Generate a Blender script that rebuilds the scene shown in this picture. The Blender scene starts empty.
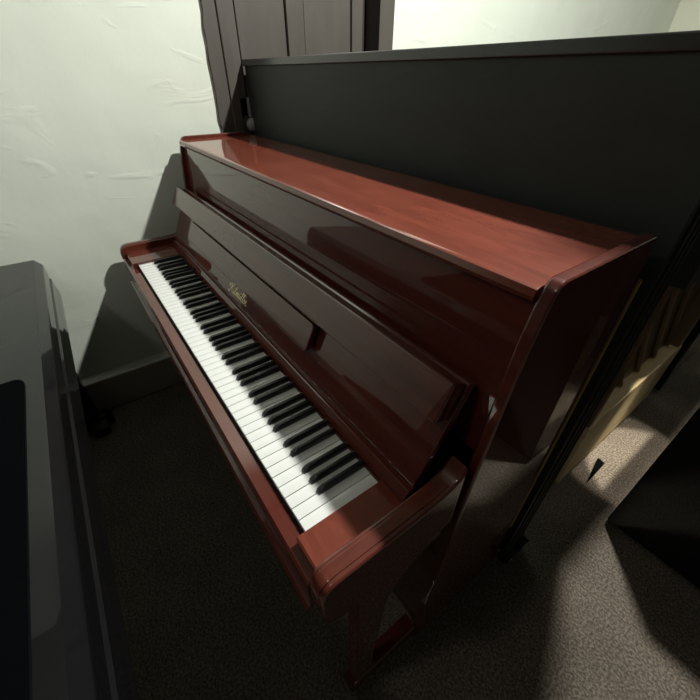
import bpy, bmesh, math, random
from mathutils import Vector, Matrix
random.seed(4)
C = bpy.context.scene.collection

# ------------------------------------------------------------------ helpers
def nbm(): return bmesh.new()

def add_box(bm, x0, x1, y0, y1, z0, z1, bev=0.0, seg=2):
    b = bmesh.new()
    bmesh.ops.create_cube(b, size=1.0)
    for v in b.verts:
        v.co = Vector(((x0+x1)/2+v.co.x*(x1-x0), (y0+y1)/2+v.co.y*(y1-y0), (z0+z1)/2+v.co.z*(z1-z0)))
    if bev > 0:
        bmesh.ops.bevel(b, geom=b.edges[:], offset=bev, segments=seg, affect='EDGES', profile=0.5)
    merge(bm, b)
    return bm

def merge(bm, b):
    me = bpy.data.meshes.new('tmp'); b.to_mesh(me); b.free()
    bm.from_mesh(me); bpy.data.meshes.remove(me)

def add_prism(bm, prof, axis, a0, a1, bev=0.0, seg=2):
    """closed profile extruded along an axis; profile is (y,z) for x, (x,z) for y, (x,y) for z"""
    b = bmesh.new()
    def P(p, a):
        return {'x': (a, p[0], p[1]), 'y': (p[0], a, p[1]), 'z': (p[0], p[1], a)}[axis]
    v0 = [b.verts.new(P(p, a0)) for p in prof]; v1 = [b.verts.new(P(p, a1)) for p in prof]
    n = len(prof)
    caps = [b.faces.new(v0), b.faces.new(v1[::-1])]
    for i in range(n): b.faces.new((v0[i], v0[(i+1) % n], v1[(i+1) % n], v1[i]))
    bmesh.ops.recalc_face_normals(b, faces=b.faces[:])
    if bev > 0:
        ed = [e for e in b.edges if any(f in caps for f in e.link_faces)]
        bmesh.ops.bevel(b, geom=ed, offset=bev, segments=seg, affect='EDGES', profile=0.5)
    merge(bm, b)
    return bm

def add_cyl(bm, c0, c1, r0, r1=None, seg=20):
    c0 = Vector(c0); c1 = Vector(c1); r1 = r0 if r1 is None else r1
    b = bmesh.new()
    d = c1-c0
    bmesh.ops.create_cone(b, cap_ends=True, segments=seg, radius1=r0, radius2=r1, depth=d.length)
    q = Vector((0, 0, 1)).rotation_difference(d.normalized())
    for v in b.verts: v.co = q @ v.co + (c0+c1)/2
    merge(bm, b)
    return bm

def add_ball(bm, c, r, sx=1, sy=1, sz=1):
    b = bmesh.new(); bmesh.ops.create_uvsphere(b, u_segments=20, v_segments=12, radius=r)
    for v in b.verts: v.co = Vector((c[0]+v.co.x*sx, c[1]+v.co.y*sy, c[2]+v.co.z*sz))
    merge(bm, b); return bm

def wloc(o):
    v = Vector((0, 0, 0))
    while o: v += o.location; o = o.parent
    return v

def obj(name, bm, m, parent=None, smooth=True, origin=None):
    """geometry is given in world coordinates"""
    o_ = wloc(parent) if parent else Vector((0, 0, 0))
    org = Vector(origin) if origin else o_.copy()
    for v in bm.verts: v.co -= org
    me = bpy.data.meshes.new(name); bm.to_mesh(me); bm.free()
    me.materials.append(m)
    if smooth:
        for p in me.polygons: p.use_smooth = True
        me.set_sharp_from_angle(angle=math.radians(32))
    o = bpy.data.objects.new(name, me); C.objects.link(o)
    if parent: o.parent = parent
    o.location = org - o_
    if smooth and name not in ('white_key', 'black_key'):
        wn = o.modifiers.new('weighted', 'WEIGHTED_NORMAL'); wn.keep_sharp = True; wn.weight = 100
    return o

def thing(name, label, cat, loc, group=None):
    o = bpy.data.objects.new(name, None); C.objects.link(o); o.location = loc
    o.empty_display_size = .1
    o['label'] = label; o['category'] = cat
    if group: o['group'] = group
    return o

def struct(name, bm, m, smooth=False, label=None):
    o = obj(name, bm, m, None, smooth); o['kind'] = 'structure'
    return o

# ------------------------------------------------------------------ materials
def mat(name, col, rough=.5, coat=0.0, coat_r=.03, spec=.5, metal=0, ior=1.5):
    m = bpy.data.materials.new(name); m.use_nodes = True
    b = m.node_tree.nodes['Principled BSDF']
    b.inputs['Base Color'].default_value = (*col, 1)
    b.inputs['Roughness'].default_value = rough
    b.inputs['Coat Weight'].default_value = coat
    b.inputs['Coat Roughness'].default_value = coat_r
    b.inputs['Specular IOR Level'].default_value = spec
    b.inputs['Metallic'].default_value = metal
    b.inputs['IOR'].default_value = ior
    b.inputs['Coat IOR'].default_value = 1.68
    return m

def nodes(m): return m.node_tree, m.node_tree.nodes['Principled BSDF']

def noise_color(m, c1, c2, scale=(1, 1, 1), nscale=5, detail=6, rough=.6, p0=.3, p1=.7, dist=0):
    nt, b = nodes(m); N = nt.nodes.new; L = nt.links.new
    tc = N('ShaderNodeNewGeometry'); mp = N('ShaderNodeMapping'); mp.inputs['Scale'].default_value = scale
    nz = N('ShaderNodeTexNoise'); nz.inputs['Scale'].default_value = nscale; nz.inputs['Detail'].default_value = detail
    nz.inputs['Roughness'].default_value = rough; nz.inputs['Distortion'].default_value = dist
    rp = N('ShaderNodeValToRGB'); rp.color_ramp.elements[0].position = p0; rp.color_ramp.elements[1].position = p1
    rp.color_ramp.elements[0].color = (*c1, 1); rp.color_ramp.elements[1].color = (*c2, 1)
    L(tc.outputs['Position'], mp.inputs['Vector']); L(mp.outputs[0], nz.inputs['Vector'])
    L(nz.outputs['Fac'], rp.inputs[0]); L(rp.outputs[0], b.inputs['Base Color'])
    return nz, mp, rp

def bump(m, scale, strength, dist=.01, detail=4, vec_scale=(1, 1, 1), coat=False):
    nt, b = nodes(m); N = nt.nodes.new; L = nt.links.new
    tc = N('ShaderNodeNewGeometry'); mp = N('ShaderNodeMapping'); mp.inputs['Scale'].default_value = vec_scale
    nz = N('ShaderNodeTexNoise'); nz.inputs['Scale'].default_value = scale; nz.inputs['Detail'].default_value = detail
    bp = N('ShaderNodeBump'); bp.inputs['Strength'].default_value = strength; bp.inputs['Distance'].default_value = dist
    L(tc.outputs['Position'], mp.inputs['Vector']); L(mp.outputs[0], nz.inputs['Vector'])
    L(nz.outputs['Fac'], bp.inputs['Height'])
    prev = b.inputs['Normal'].links
    if prev: L(prev[0].from_socket, bp.inputs['Normal'])
    L(bp.outputs[0], b.inputs['Normal'])
    return bp

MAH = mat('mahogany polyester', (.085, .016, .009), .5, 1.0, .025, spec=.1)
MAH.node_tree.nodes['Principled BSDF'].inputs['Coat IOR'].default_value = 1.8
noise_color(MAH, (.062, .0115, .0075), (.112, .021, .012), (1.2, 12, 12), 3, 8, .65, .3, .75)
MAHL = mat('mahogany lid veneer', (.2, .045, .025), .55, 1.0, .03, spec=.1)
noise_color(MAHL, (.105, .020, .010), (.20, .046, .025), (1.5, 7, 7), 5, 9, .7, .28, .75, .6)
MAHA = mat('mahogany arm', (.1, .02, .012), .55, 1.0, .03, spec=.1)
noise_color(MAHA, (.060, .012, .007), (.135, .030, .016), (6, 1.5, 6), 5, 9, .7, .28, .75, .6)
MAHD = mat('dark stained wood', (.03, .009, .006), .45, .4, .1)
BLK = mat('black polyester', (.004, .004, .005), .5, 1.0, .03, spec=.1)
BLK.node_tree.nodes['Principled BSDF'].inputs['Coat IOR'].default_value = 1.42
BLKM = mat('matte black paint', (.012, .014, .0135), .55, 0, spec=.35)
noise_color(BLKM, (.015, .0185, .0175), (.028, .033, .030), (1, 1, 3), 5, 8, .7, .3, .8)
bump(BLKM, 60, .08, .003)
BLKR = mat('black cap rail paint', (.03, .032, .031), .28, .3, .15)
CLOTH = mat('black cloth', (.0015, .0018, .0022), .9, spec=.02)
IVORY = mat('white key plastic', (.74, .76, .74), .22, .3, .08)
IVORYF = mat('white key front', (.62, .62, .55), .3)
EBONY = mat('black key plastic', (.010, .011, .012), .28)
GOLD = mat('gold leaf', (1, .84, .50), .3, metal=1)
CHROME = mat('chrome', (.75, .75, .75), .15, metal=1)
DSTEEL = mat('dark caster steel', (.06, .06, .06), .25, metal=1)
RUBBER = mat('black rubber', (.01, .01, .01), .6)
FELT = mat('dark red felt', (.06, .012, .01), .95)
RAWG = mat('raw pine edge', (.42, .27, .10), .6)
noise_color(RAWG, (.30, .19, .07), (.48, .33, .14), (1, 1, .3), 20)
PINE = mat('pale pine board', (.70, .56, .32), .8, spec=.1)  # pale wood, made lighter still to stand in for light on it
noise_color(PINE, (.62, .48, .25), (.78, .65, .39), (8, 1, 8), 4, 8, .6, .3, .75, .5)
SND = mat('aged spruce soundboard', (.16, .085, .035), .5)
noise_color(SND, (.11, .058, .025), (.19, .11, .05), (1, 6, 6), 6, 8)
RIB = mat('spruce rib', (.27, .19, .10), .5)
DOOR = mat('brown door paint', (.085, .072, .062), .38, .25, .2)
noise_color(DOOR, (.066, .061, .053), (.080, .073, .064), (4, 4, 1), 5, 5)
bump(DOOR, 30, .08, .004)
DARK = mat('dark door gap', (.02, .012, .008), .7)
STEEL = mat('dull steel lock', (.30, .29, .27), .4)

WALL = mat('pale green plaster', (.66, .70, .61), .6, spec=.3)
noise_color(WALL, (.56, .61, .53), (.61, .65, .57), (1, 1, 1), 2.2, 5, .5, .3, .7)
bump(WALL, 2.2, .5, .035, 2)
bump(WALL, 14, .22, .008, 5)
# a few flakes and ridges in the plaster
nt, b_ = nodes(WALL)
tc = nt.nodes.new('ShaderNodeNewGeometry'); mp = nt.nodes.new('ShaderNodeMapping'); mp.inputs['Scale'].default_value = (1, 1, 2.2)
vz = nt.nodes.new('ShaderNodeTexNoise'); vz.inputs['Scale'].default_value = 3.3; vz.inputs['Detail'].default_value = 5; vz.inputs['Distortion'].default_value = 1.2
rp = nt.nodes.new('ShaderNodeValToRGB'); rp.color_ramp.elements[0].position = .60; rp.color_ramp.elements[1].position = .72
bp = nt.nodes.new('ShaderNodeBump'); bp.inputs['Strength'].default_value = .35; bp.inputs['Distance'].default_value = .004
nt.links.new(tc.outputs['Position'], mp.inputs[0]); nt.links.new(mp.outputs[0], vz.inputs['Vector']); nt.links.new(vz.outputs['Fac'], rp.inputs[0])
nt.links.new(rp.outputs[0], bp.inputs['Height']); nt.links.new(b_.inputs['Normal'].links[0].from_socket, bp.inputs['Normal']); nt.links.new(bp.outputs[0], b_.inputs['Normal'])
WALLB = mat('cream plaster', (.56, .57, .46), .6, spec=.3)
bump(WALLB, 6, .15, .01)
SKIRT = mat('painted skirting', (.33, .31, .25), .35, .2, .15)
SKIRTT = mat('skirting top highlight', (.60, .62, .54), .4)  # paler skirting top, its highlight put into the colour
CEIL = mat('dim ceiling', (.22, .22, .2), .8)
FAR = mat('far wall darkened', (.05, .045, .04), .8)  # dark shop put into the colour of the unseen walls

CARP = mat('brown flecked carpet', (.12, .10, .08), .95, spec=.1)
nt, b_ = nodes(CARP)
tc = nt.nodes.new('ShaderNodeNewGeometry')
n1 = nt.nodes.new('ShaderNodeTexNoise'); n1.inputs['Scale'].default_value = 150; n1.inputs['Detail'].default_value = 4; n1.inputs['Roughness'].default_value = .75
n2 = nt.nodes.new('ShaderNodeTexNoise'); n2.inputs['Scale'].default_value = 6; n2.inputs['Detail'].default_value = 3
rp = nt.nodes.new('ShaderNodeValToRGB')
rp.color_ramp.elements[0].position = .34; rp.color_ramp.elements[0].color = (.070, .058, .045, 1)
rp.color_ramp.elements[1].position = .62; rp.color_ramp.elements[1].color = (.34, .29, .235, 1)
e = rp.color_ramp.elements.new(.48); e.color = (.17, .143, .113, 1)
mx = nt.nodes.new('ShaderNodeMixRGB'); mx.blend_type = 'MULTIPLY'; mx.inputs[0].default_value = .5
nt.links.new(tc.outputs['Position'], n1.inputs['Vector']); nt.links.new(tc.outputs['Position'], n2.inputs['Vector'])
nt.links.new(n1.outputs['Fac'], rp.inputs[0]); nt.links.new(rp.outputs[0], mx.inputs[1]); nt.links.new(n2.outputs['Fac'], mx.inputs[2])
nt.links.new(mx.outputs[0], b_.inputs['Base Color'])
bp = nt.nodes.new('ShaderNodeBump'); bp.inputs['Strength'].default_value = .9; bp.inputs['Distance'].default_value = .006
nt.links.new(n1.outputs['Fac'], bp.inputs['Height']); nt.links.new(bp.outputs[0], b_.inputs['Normal'])

# ------------------------------------------------------------------ the room
WX = -1.45; BY = 4.43; RX = 3.6; FY = -3.0; CZ = 3.0
struct('floor', add_box(nbm(), WX-.1, RX+.1, FY-.1, BY+.1, -.1, 0), CARP)
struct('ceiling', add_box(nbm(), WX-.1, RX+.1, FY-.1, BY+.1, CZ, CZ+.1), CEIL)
D0, D1 = .484, 1.373      # outer edges of the door surround
bm = nbm()
add_box(bm, WX-.12, WX, FY-.1, D0+.02, 0, CZ)
add_box(bm, WX-.12, WX, D1-.02, BY+.1, 0, CZ)
add_box(bm, WX-.12, WX, D0+.02, D1-.02, 2.08, CZ)
struct('wall_left', bm, WALL)
struct('wall_back', add_box(nbm(), WX, RX+.1, BY, BY+.1, 0, CZ), WALLB)
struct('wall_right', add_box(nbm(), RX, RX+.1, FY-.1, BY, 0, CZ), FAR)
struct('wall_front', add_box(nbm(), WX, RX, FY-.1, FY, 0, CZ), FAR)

# door and surround, same brown paint
bm = nbm()
def rough_edge(y0, z0, z1, n=46):
    pts = []
    for i in range(n+1):
        z = z0+(z1-z0)*i/n
        pts.append((y0+random.uniform(-.004, .004)+.003*math.sin(z*9), z))
    return pts
left = rough_edge(D0, 0, 2.12)
prof = left+[(D0+.118, 2.12), (D0+.118, 0)]
add_prism(bm, prof, 'x', WX-.02, WX+.012)
add_box(bm, WX-.02, WX+.020, D0+.052, D0+.092, 0, 2.10, .005)
add_box(bm, WX-.10, WX+.012, D1-.085, D1, 0, 2.12, .002)
add_box(bm, WX-.10, WX+.012, D0, D1, 2.05, 2.14, .002)
struct('trim_1', bm, DOOR, True)
bm = nbm()
dy0, dy1 = D0+.140, D1-.150
dx = WX-.030
add_box(bm, dx-.035, dx-.014, dy0, dy1, .01, 2.045)
for a, b2 in ((dy0, dy0+.018), (dy0+.216, dy0+.299), (dy0+.291, dy0+.300), (dy1-.058, dy1)):
    add_box(bm, dx-.016, dx, a, b2, .01, 2.045, .003)
for a, b2 in ((.01, .2), (.88, 1.02), (1.90, 2.045)):
    add_box(bm, dx-.016, dx-.0005, dy0, dy1, a, b2, .003)
dr = struct('door_1', bm, DOOR, True)
bm = add_box(nbm(), WX-.112, WX-.095, D0+.02, D1-.02, 0, 2.08)
struct('trim_2', bm, DARK)  # dark sheet behind the door, shade in the gaps put into its colour
# rim lock and knob on the door edge
lk = add_box(nbm(), dx, dx+.042, dy0-.060, dy0+.030, 1.150, 1.215, .003)
lock = obj('door_lock', lk, STEEL, dr)
kb = nbm(); add_cyl(kb, (dx, dy0-.012, 1.122), (dx+.035, dy0-.012, 1.122), .010); add_ball(kb, (dx+.052, dy0-.012, 1.122), .026, .7, 1, 1)
obj('door_knob', kb, STEEL, dr)
kp = add_box(nbm(), dx, dx+.012, dy0-.03, dy0+.028, 1.06, 1.145, .003)
obj('lock_plate', kp, DARK, dr)

# skirting along the left wall, up to the door surround
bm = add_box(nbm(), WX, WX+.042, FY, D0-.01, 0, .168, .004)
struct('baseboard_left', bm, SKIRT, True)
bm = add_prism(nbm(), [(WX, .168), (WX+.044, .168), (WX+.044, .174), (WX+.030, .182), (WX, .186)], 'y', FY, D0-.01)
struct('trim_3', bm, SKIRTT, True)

# ------------------------------------------------------------------ mahogany upright piano
K = .7256
P = thing('upright_piano', 'polished mahogany upright piano with its long keyboard open', 'piano', (-.6475, .30, 0))
XR, XL = .1054, -1.40
T = .019
side = [(.236, .030), (.250, .62), (.2545, .70), (.2605, .80), (.268, .90), (.2735, .96), (.280, 1.02), (.288, 1.065), (.295, 1.088), (.303, 1.100), (.313, 1.1045),
        (.560, 1.1045), (.566, 1.098), (.566, .030)]
for a, b2 in ((XR-T, XR), (XL, XL+T)):
    obj('side_panel', add_prism(nbm(), side, 'x', a, b2, .004, 3), MAH, P)
# lid
lid = [(.300, 1.072), (.290, 1.075), (.2865, 1.082), (.290, 1.0905), (.298, 1.0935), (.578, 1.0935), (.578, 1.072)]
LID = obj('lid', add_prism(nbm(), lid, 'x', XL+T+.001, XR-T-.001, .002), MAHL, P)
# upper front panel, leaning back a little
obj('upper_panel', add_prism(nbm(), [(.276, .80), (.300, 1.0695), (.318, 1.0695), (.296, .80)], 'x', XL+T+.001, XR-T-.002, .001), MAH, P)
# shelf behind the fallboard
obj('fallboard_shelf', add_box(nbm(), XL+T, XR-T, .19, .275, .735, .742), MAHD, P)

# fallboard and what is on it, in its own slanted frame
s = Vector((0, .083, .17)).normalized(); n = Vector((0, -s.z, s.y)); O = Vector((0, .172, .75))
def F(u, v):      # u up the slope, v out of it  -> (y, z)
    q = O+s*u+n*v; return (q.y, q.z)
XF0, XF1 = -1.356, .051
fbp = [F(.004, -.018), F(0, -.012), F(0, -.004), F(.002, -.0012), F(.005, 0), F(.200, 0), F(.203, -.003), F(.203, -.018)]
FB = obj('fallboard', add_prism(nbm(), fbp, 'x', XF0, XF1, .002), MAH, P)
def rrect(x0, x1, u0, u1, r, k=5):
    pts = []
    for cx, cu, a0 in ((x1-r, u1-r, 0), (x0+r, u1-r, 90), (x0+r, u0+r, 180), (x1-r, u0+r, 270)):
        for i in range(k+1):
            a = math.radians(a0+90*i/k); pts.append((cx+r*math.cos(a), cu+r*math.sin(a)))
    return pts
def slab(x0, x1, u0, u1, v0, v1, r, bev):
    b = bmesh.new(); pts = rrect(x0, x1, u0, u1, r)
    def W(p, v): q = O+s*p[1]+n*v; return (p[0], q.y, q.z)
    a = [b.verts.new(W(p, v0)) for p in pts]; c = [b.verts.new(W(p, v1)) for p in pts]; N = len(pts)
    f0 = b.faces.new(a); f1 = b.faces.new(c[::-1])
    for i in range(N): b.faces.new((a[i], a[(i+1) % N], c[(i+1) % N], c[i]))
    bmesh.ops.recalc_face_normals(b, faces=b.faces[:])
    bmesh.ops.bevel(b, geom=list(f0.edges)+list(f1.edges), offset=bev, segments=3, affect='EDGES', profile=.5)
    bm = nbm(); merge(bm, b); return bm
obj('fallboard_rail', slab(-1.362, .047, .132, .201, .0005, .033, .006, .004), MAH, FB)
obj('music_ledge', slab(-1.148, -.298, .056, .122, .009, .021, .012, .003), MAH, FB)
obj('ledge_spacer', slab(-1.13, -.32, .062, .092, .0002, .0088, .004, .0005), MAHD, FB)
pin = nbm(); q = O+s*.052; add_cyl(pin, (-.262, q.y, q.z), (-.262, q.y+n.y*.004, q.z+n.z*.004), .0012, seg=10)
obj('ledge_pin', pin, CHROME, FB)

# gold script on the fallboard, drawn as pen strokes
def script(strokes, x0, u0, h, slant=.28, w=.0011):
    bm = nbm()
    for st in strokes:
        # Catmull-Rom through the pen points
        pts = [Vector((p[0], p[1])) for p in st]
        ext = [pts[0]*2-pts[1]]+pts+[pts[-1]*2-pts[-2]]
        path = []
        for i in range(1, len(ext)-2):
            for k in range(6):
                t = k/6; a, b2, c, d = ext[i-1], ext[i], ext[i+1], ext[i+2]
                path.append(.5*((2*b2)+(c-a)*t+(2*a-5*b2+4*c-d)*t*t+(3*b2-a-3*c+d)*t**3))
        path.append(pts[-1])
        row = []
        for i, p in enumerate(path):
            d = (path[min(i+1, len(path)-1)]-path[max(i-1, 0)])
            d = d.normalized() if d.length > 0 else Vector((1, 0))
            wd = w*(.75+.75*abs(d.y)); nn = Vector((-d.y, d.x))*wd
            c = Vector((x0+(p.x+slant*p.y)*h, u0+p.y*h))
            pr = []
            for sgn in (-1, 1):
                e = c+nn*sgn; q = O+s*e.y+n*.0006; pr.append(bm.verts.new((e.x, q.y, q.z)))
            row.append(pr)
        for a, b2 in zip(row, row[1:]): bm.faces.new((a[0], a[1], b2[1], b2[0]))
    r = bmesh.ops.extrude_face_region(bm, geom=bm.faces[:])
    for v in [g for g in r['geom'] if isinstance(g, bmesh.types.BMVert)]: v.co -= Vector((0, n.y, n.z))*.0007
    bmesh.ops.recalc_face_normals(bm, faces=bm.faces[:])
    return bm
STR = [
 [(.42, 1.12), (.30, .5), (.22, .05), (.10, -.12), (-.06, -.05), (-.02, .10)],                 # R stem with swash foot
 [(-.12, .80), (-.22, .62), (-.05, .50), (.12, .85), (.38, 1.18), (.66, 1.14), (.66, .85), (.42, .62), (.30, .60)],   # R bowl
 [(.40, .60), (.56, .30), (.72, .05), (.88, .12), (.98, .45), (.94, .12), (1.04, .02), (1.16, .18)],  # R leg into i
 [(1.05, .66), (1.07, .72)],
 [(1.16, .18), (1.34, .95), (1.22, .12), (1.34, .02), (1.48, .2)],                                # t
 [(1.14, .62), (1.30, .63), (1.48, .66)],
 [(1.48, .2), (1.56, .48), (1.56, .02), (1.70, .45), (1.78, .44), (1.76, .02), (1.92, .46), (2.0, .42), (1.98, .06), (2.12, .12)],   # m
 [(2.12, .12), (2.22, .48), (2.20, .10), (2.32, .02), (2.48, .40), (2.48, .08), (2.60, .06)],   # u
 [(2.28, .66), (2.30, .71)], [(2.46, .66), (2.48, .71)],                                     # its two dots
 [(2.60, .06), (2.78, .70), (2.84, 1.02), (2.74, 1.0), (2.72, .20), (2.82, .02), (2.94, .14)],   # l
 [(2.94, .14), (3.10, .78), (3.14, 1.04), (3.04, 1.0), (3.02, .20), (3.12, .02), (3.26, .16)],   # l
 [(3.26, .20), (3.42, .32), (3.40, .48), (3.28, .44), (3.28, .10), (3.42, .02), (3.56, .20)],    # e
 [(3.56, .20), (3.64, .50), (3.72, .42), (3.72, .10), (3.84, .02), (3.98, .12)],                   # r
]
obj('brand_lettering', script([[(a*1.14, b2) for a, b2 in st] for st in STR], -.764, .017, .0285, w=.00095), GOLD, FB, smooth=False)

# strip between keys and fallboard
obj('key_backstrip', add_prism(nbm(), [(.151, K-.01), (.151, K+.003), (.1635, K+.0225), (.166, K+.0235), (.180, K+.0235), (.180, K-.01)], 'x', XF0+.01, .052, 0), MAH, P)
obj('felt_strip', add_box(nbm(), -1.222, 0, .1462, .1496, K-.008, K+.0022, .0008), FELT, P)

# white and black keys, each a part
W = 1.222/52
wk = add_box(nbm(), -W+.0005, -.0005, 0, .146, K-.012, K, .0011, 2)
white0 = obj('white_key', wk, IVORY, P, origin=(-W/2, .07, K))
bk = nbm()
def bkp(x0, x1):
    b = bmesh.new()
    bot = [(-.0055, 0, -.001), (.0055, 0, -.001), (.0055, .097, -.001), (-.0055, .097, -.001)]
    mid = [(-.0052, .002, .006), (.0052, .002, .006), (.0052, .097, .006), (-.0052, .097, .006)]
    top = [(-.0042, .011, .0118), (.0042, .011, .0118), (.0042, .097, .0118), (-.0042, .097, .0118)]
    L = [[b.verts.new(v) for v in r] for r in (bot, mid, top)]
    b.faces.new(L[0][::-1]); b.faces.new(L[2])
    for A, B in ((L[0], L[1]), (L[1], L[2])):
        for i in range(4): b.faces.new((A[i], A[(i+1) % 4], B[(i+1) % 4], B[i]))
    bmesh.ops.bevel(b, geom=b.edges[:], offset=.0009, segments=2, affect='EDGES', profile=.5)
    return b
b = bkp(0, 0)
notes = 'ABCDEFG'; blacks = []
OFF = {'A': .0005, 'C': -.0015, 'D': .0015, 'F': -.002, 'G': 0}
for i in range(52):
    nm = notes[i % 7]
    if nm in OFF and i < 51: blacks.append(-1.222+(i+1)*W+OFF[nm])
for v in b.verts: v.co += Vector((blacks[-1], .0495, K))
black0 = obj('black_key', b, EBONY, P, origin=(blacks[-1], .0495, K))
for i in range(51):
    c = white0.copy(); C.objects.link(c); c.parent = P
    c.location = white0.location+Vector((-W*(i+1), 0, random.uniform(-.0003, .0003)))
for x in blacks[:-1]:
    c = black0.copy(); C.objects.link(c); c.parent = P
    c.location = black0.location+Vector((x-blacks[-1], 0, 0))

# key blocks, arms, keyslip, keybed
for a, b2 in ((.0006, .060), (-1.355, -1.2226)):
    obj('key_block', add_prism(nbm(), [(-.018, K-.04), (-.018, K+.004), (-.015, K+.007), (.150, K+.007), (.150, K-.04)], 'x', a, b2, .001), MAHL if a > -.5 else MAHA, P)  # lit right block gets lighter wood, shaded left darker: light put into colour
arm = [(.245, .640), (.105, .600), (.060, .603), (0, .622), (-.022, .632), (-.029, .645), (-.033, .700), (-.033, .728), (-.028, .744), (-.018, .754), (-.004, .7575),
       (.14, .7575), (.17, .759), (.195, .762), (.215, .768), (.232, .778), (.245, .795)]
for a, b2 in ((.0605, .097), (-1.392, -1.3555)):
    bm = add_prism(nbm(), arm, 'x', a, b2, .005, 4)
    o = obj('arm', bm, MAHA, P)
    # bead run along the arm top
    mid_ = (a+b2)/2
    bead = [(.215, .700), (-.030, .700), (-.035, .705), (-.035, .7285), (-.0295, .7455), (-.019, .7562), (-.0045, .7595), (.14, .7595), (.168, .7608), (.193, .7637), (.213, .7692), (.213, .74)]
    bm = nbm(); add_prism(bm, bead, 'x', mid_-.0095, mid_+.0095, .0015, 2)
    obj('arm_bead', bm, MAHA, o)
obj('keyslip', add_prism(nbm(), [(-.034, .625), (-.034, .708), (-.030, .713), (-.006, .713), (-.003, .710), (-.003, .625)], 'x', -1.355, .060, .001), MAH, P)
obj('slip_ledge', add_prism(nbm(), [(-.042, .618), (-.042, .636), (-.038, .640), (-.034, .640), (-.034, .618)], 'x', -1.30, .060, .001), MAH, P)
obj('keybed', add_box(nbm(), XL+T, XR-T, -.003, .27, .628, .700), MAHD, P)
obj('lower_panel', add_box(nbm(), XL+T, XR-T, .262, .280, .07, .628, .002), MAH, P)
obj('bottom_board', add_box(nbm(), XL+T, XR-T, .26, .56, .03, .068, .002), MAHD, P)
# legs with bracket curve and toe blocks
legp = [(.034, .090), (.036, .62), (.225, .62)]
for i in range(9):
    a = math.radians(90+90*i/8); legp.append((.225-.115*1+.115+(.125*math.cos(a)), .46+.145*math.sin(a)))
legp += [(.092, .30), (.086, .20), (.088, .130), (.100, .100), (.110, .090)]
toe = [(.022, .034), (.020, .060), (.030, .088), (.045, .095), (.235, .095), (.235, .034)]
for a, b2 in ((.062, .094), (-1.389, -1.357)):
    obj('leg', add_prism(nbm(), legp, 'x', a, b2, .003, 3), MAH, P)
    t_ = obj('toe_block', add_prism(nbm(), toe, 'x', a-.004, b2+.004, .004, 3), MAH, P)
    bm = nbm(); xc = (a+b2)/2
    add_cyl(bm, (xc, .045, 0), (xc, .045, .018), .016); add_cyl(bm, (xc, .045, .017), (xc, .045, .036), .010, .013)
    obj('glide', bm, CHROME, t_)
for a, b2 in ((XR-.032, XR-.002), (XL+.002, XL+.032)):
    xc = (a+b2)/2; bm = nbm(); add_cyl(bm, (xc, .265, 0), (xc, .265, .014), .014); add_cyl(bm, (xc, .265, .013), (xc, .265, .032), .009)
    obj('glide', bm, CHROME, P)
    bm = nbm(); add_cyl(bm, (xc, .535, 0), (xc, .535, .014), .014); add_cyl(bm, (xc, .535, .013), (xc, .535, .032), .009)
    obj('glide', bm, CHROME, P)
# back frame with pale edge
obj('back_frame', add_box(nbm(), XL+.004, XR-.004, .566, .596, .03, 1.05, .002), MAHD, P)
obj('back_edge', add_box(nbm(), XL+.006, XR-.001, .596, .605, .22, 1.022, .001), RAWG, P)  # lower end left off: shade there is put into its length

# ------------------------------------------------------------------ tall black panel behind
B = thing('tall_panel', 'tall matte black panel with cap rail standing behind the mahogany piano', 'panel', (-.66, .665, 0))
PX0, PX1, PY0, PY1, PH = -1.432, .122, .612, .715, 1.337
obj('board', add_box(nbm(), PX0, PX1-.004, PY0, PY0+.018, .078, PH-.0205, .0015), BLKM, B)
obj('cap_rail', add_box(nbm(), PX0-.004, PX1+.004, PY0-.006, PY1+.006, PH-.021, PH, .003, 3), BLKR, B)
for i in range(6):
    y = PY0+.0185+i*.0145
    obj('edge_strip', add_box(nbm(), PX1-.045, PX1-(.002 if i % 2 else .007), y, y+.0135, .078, PH-.0205, .002), BLKM, B)
obj('end_post', add_box(nbm(), PX0, PX0+.04, PY0+.0185, PY1, .078, PH-.0205, .002), BLKM, B)
obj('base_plinth', add_box(nbm(), PX0, PX1, PY0, PY1, .064, .0785, .001), BLKM, B)
def caster(parent, x, y, top=.0645):
    bm = nbm(); add_cyl(bm, (x-.012, y, .022), (x+.012, y, .022), .022)
    c = obj('caster', bm, RUBBER, parent)
    bm = nbm(); add_box(bm, x-.018, x-.0135, y-.012, y+.012, .014, .052, .001); add_box(bm, x+.0135, x+.018, y-.012, y+.012, .014, .052, .001)
    add_box(bm, x-.022, x+.022, y-.020, y+.020, .050, top, .001); obj('caster_fork', bm, DSTEEL, parent)
    obj('caster_axle', add_cyl(nbm(), (x-.022, y, .022), (x+.022, y, .022), .006), CHROME, c)
    obj('caster_bolt', add_ball(nbm(), (x+.019, y-.014, .056), .005), CHROME, c)
    obj('caster_bolt', add_ball(nbm(), (x-.019, y-.020, .056), .004), CHROME, c)
for x in (PX1-.002, PX0+.022):
    for y in (PY0+.020, PY1-.020): caster(B, x, y)

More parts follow.
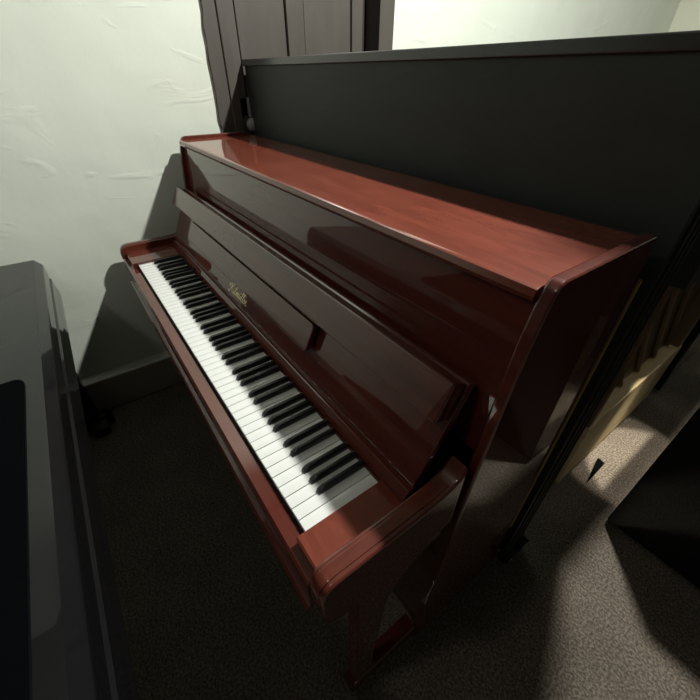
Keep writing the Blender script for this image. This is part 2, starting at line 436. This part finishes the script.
# ------------------------------------------------------------------ unpainted back of another piano, seen end-on through the gap
Q = thing('upright_piano', 'open wooden back of a piano with diagonal ribs above a pale bottom board', 'piano', (-.2, 1.42, 0))
QY0, QY1, QX = 1.02, 1.84, .078
obj('case', add_box(add_box(nbm(), -.26, .02, QY0, QY1, .03, 1.31, .003), .0, .0203, QY0, QY1, 1.31, 1.43), BLK, Q)
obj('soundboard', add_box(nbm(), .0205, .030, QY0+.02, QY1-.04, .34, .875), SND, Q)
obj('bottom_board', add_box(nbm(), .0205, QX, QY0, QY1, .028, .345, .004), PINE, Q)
obj('top_board', add_box(nbm(), .0205, QX+.02, QY0, QY1, 872e-3, 1.43, .003), BLKM, Q)
obj('end_post', add_box(nbm(), .0205, QX-.004, QY1-.045, QY1, .345, .872, .002), RIB, Q)
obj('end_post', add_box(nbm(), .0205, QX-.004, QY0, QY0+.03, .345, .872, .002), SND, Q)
obj('shadow_post', add_box(nbm(), -.03, .128, QY0-.012, QY0-.0003, 1.06, 2.1, .002), BLKM, Q)  # unseen tall post added to cast the shadow edge on the carpet
for k in range(5):
    yb = 1.18+k*.15                                       # foot of the rib, leaning towards the camera
    b = bmesh.new()
    y_top = yb-.42; z_top = .868
    zt = z_top
    if y_top < QY0+.032:
        t = (yb-(QY0+.032))/.42; zt = .36+(z_top-.36)*t; y_top = QY0+.032
    yy = min(yb, QY1-.05); z0_ = .348+(yb-yy)*1.2
    prof = [(yy-.007, z0_), (yy+.007, z0_), (y_top+.007, zt), (y_top-.005, zt)]
    b.free()
    obj('rib', add_prism(nbm(), prof, 'x', .0305, .046, .003), RIB, Q)
for x, y in ((.045, QY0+.05), (.045, QY1-.06)):
    bm = nbm(); add_cyl(bm, (x-.011, y, .014), (x+.011, y, .014), .014, seg=16); obj('caster', bm, RUBBER, Q)
# dark wedge, modelled as the foot end of that piano
bm = add_prism(nbm(), [(.110, 1.290), (.139, 1.285), (.141, 1.135)], 'z', 0, .014, .001)
o = obj('foot_wedge', bm, CLOTH); o['label'] = 'small black wedge-shaped piano foot on the carpet beside the pale board'; o['category'] = 'wedge'

# ------------------------------------------------------------------ black piano on the right
def side_piano(x0, x1, y0, y1, h, label):
    R_ = thing('upright_piano', label, 'piano', ((x0+x1)/2, (y0+y1)/2, 0))
    obj('case', add_box(nbm(), x0, x1, y0, y1, .028, h-.03, .004), BLK, R_)
    obj('lid', add_box(nbm(), x0-.0, x1+.01, y0-.0, y1+.0, h-.029, h, .006, 3), BLK, R_)
    for x in (x0+.05, x1-.05):
        for y in (y0+.05, y1-.05):
            bm = nbm(); add_cyl(bm, (x-.011, y, .014), (x+.011, y, .014), .014, seg=16); add_box(bm, x-.014, x+.014, y-.008, y+.008, .018, .0275)
            obj('caster', bm, CHROME, R_)
    return R_
R1 = side_piano(.258, .86, 1.03, 2.50, 1.16, 'black polished piano at the right edge, its corner nearest the lit carpet')
R2 = side_piano(-1.25, .085, 2.0, 2.60, 1.16, 'black polished piano in the dark beyond the open wooden piano back')
bm = nbm()
add_box(bm, .055, .095, 1.925, 1.99, .03, .62, .004)
obj('leg', bm, BLK, R2)
bm = nbm(); add_cyl(bm, (.064, 1.955, .015), (.088, 1.955, .015), .015, seg=16); add_box(bm, .060, .092, 1.945, 1.965, .018, .0295); obj('caster', bm, CHROME, R2)

# ------------------------------------------------------------------ low black piano with closed cover at the left
G = thing('console_piano', 'glossy black console piano with its cover closed by the left wall', 'piano', (-.55, -.55, 0))
GX0, GX1 = -1.385, .12
ZT = .764
cov = [(-.80, ZT-.030), (-.80, ZT), (-.306, ZT), (-.300, ZT-.001), (-.284, ZT-.020), (-.2815, ZT-.026), (-.2815, .700), (-.284, .696), (-.300, .696), (-.30, ZT-.03)]
def add_chamfer_slab(bm):
    add_prism(bm, cov, 'x', GX0, GX1, .004, 3); return bm
GC = obj('cover', add_chamfer_slab(nbm()), BLK, G)
obj('cover_seam', add_box(nbm(), GX0+.01, GX1-.01, -.79, -.293, ZT-.040, ZT-.0305), RUBBER, G)
obj('keyslip', add_prism(nbm(), [(-.32, .612), (-.32, .690), (-.284, .690), (-.279, .685), (-.279, .650), (-.276, .640), (-.276, .616), (-.280, .612)], 'x', GX0+.002, GX1-.002, .002), BLK, G)
obj('keybed', add_box(nbm(), GX0+.004, GX1-.004, -.80, -.3205, .612, .720, .002), BLK, G)
for x in (GX0+.03, GX1-.07):
    l = obj('leg', add_box(nbm(), x, x+.04, -.72, -.355, .060, .611, .004), BLK, G)
    obj('foot', add_prism(nbm(), [(-.78, 0), (-.78, .05), (-.40, .06), (-.335, .055), (-.312, .035), (-.312, 0)], 'x', x-.005, x+.045, .004), BLK, l)
    if x < 0:
        obj('foot_caster', add_box(nbm(), x+.05, x+.115, -.40, -.335, 0, .045, .008), RUBBER, l)
# soft black runner lying on the cover
pts = rrect(-.625, .11, -.76, -.332, .02, 6)
bm = add_prism(nbm(), pts, 'z', ZT+.0005, ZT+.006, .002)
o = obj('piano_runner', bm, CLOTH); o['label'] = 'matte black cloth runner lying on the glossy black console piano'; o['category'] = 'cloth'

# ------------------------------------------------------------------ lights
def lamp(kind, loc, power, col, size, name='lamp'):
    l = bpy.data.lights.new(name, kind); l.energy = power; l.color = col
    if kind in ('POINT', 'SPOT'): l.shadow_soft_size = size
    o = bpy.data.objects.new(name, l); C.objects.link(o); o.location = loc; return o
l1 = lamp('SPOT', (-.06, 1.38, 2.75), 330, (1, .99, .93), .04, 'ceiling_lamp_light')
l1.data.spot_size = math.radians(168); l1.data.spot_blend = .25
lamp('POINT', (-.30, -1.30, 2.70), 17, (1, .96, .88), .10, 'second_fill_light')  # unseen lamp added as overhead fill for the keys and fallboard
sp = lamp('SPOT', (.17, 1.40, 2.85), 190, (1, .93, .82), .02, 'gap_fill_light')  # unseen spot added to light the carpet strip in the gap
s2 = lamp('SPOT', (.36, 1.40, 2.85), 750, (1, .93, .80), .02, 'gap_fill_light')  # another added spot, brightens the pale board from out of view
s2.rotation_euler = (0, math.radians(1.3), 0)
s2.data.spot_size = math.radians(10.5); s2.data.spot_blend = .1; s2.data.use_square = True
sp.data.spot_size = math.radians(11); sp.data.spot_blend = .08; sp.data.use_square = True
ws = lamp('SPOT', (1.2, -.9, 2.75), 60, (1, .99, .93), .08, 'wall_fill_light')  # unseen spot added to brighten the left wall
ws.rotation_euler = (Vector((-1.45, -.75, 2.15))-Vector((1.2, -.9, 2.75))).to_track_quat('-Z', 'Y').to_euler()
ws.data.spot_size = math.radians(62); ws.data.spot_blend = .6
lamp('POINT', (2.6, -.3, 2.4), 3, (1, .98, .95), .1, 'far_fill_light')  # weak unseen lamp added to lift the panel's end strips
w = bpy.data.worlds.new('World'); bpy.context.scene.world = w; w.use_nodes = True
w.node_tree.nodes['Background'].inputs[0].default_value = (.01, .01, .01, 1)

# ------------------------------------------------------------------ camera
cam = bpy.data.cameras.new('Camera'); co = bpy.data.objects.new('Camera', cam); C.objects.link(co)
yaw, pit, rol, f = -.9418, .6462, .0037, 364.68
fw = Vector((math.cos(pit)*math.sin(yaw), math.cos(pit)*math.cos(yaw), -math.sin(pit)))
r = Vector((math.cos(yaw), -math.sin(yaw), 0)); u = r.cross(fw)
r2 = r*math.cos(rol)+u*math.sin(rol); u2 = -r*math.sin(rol)+u*math.cos(rol)
M = Matrix((r2, u2, -fw)).transposed().to_4x4(); M.translation = Vector((.2656, -.1106, 1.2902))
co.matrix_world = M
cam.sensor_fit = 'HORIZONTAL'; cam.sensor_width = 36; cam.lens = f/700*36; cam.clip_start = .01
sc = bpy.context.scene; sc.camera = co
sc.view_settings.view_transform = 'Standard'; sc.view_settings.look = 'None'
sc.view_settings.exposure = 0; sc.view_settings.gamma = 1; sc.view_settings.use_curve_mapping = False
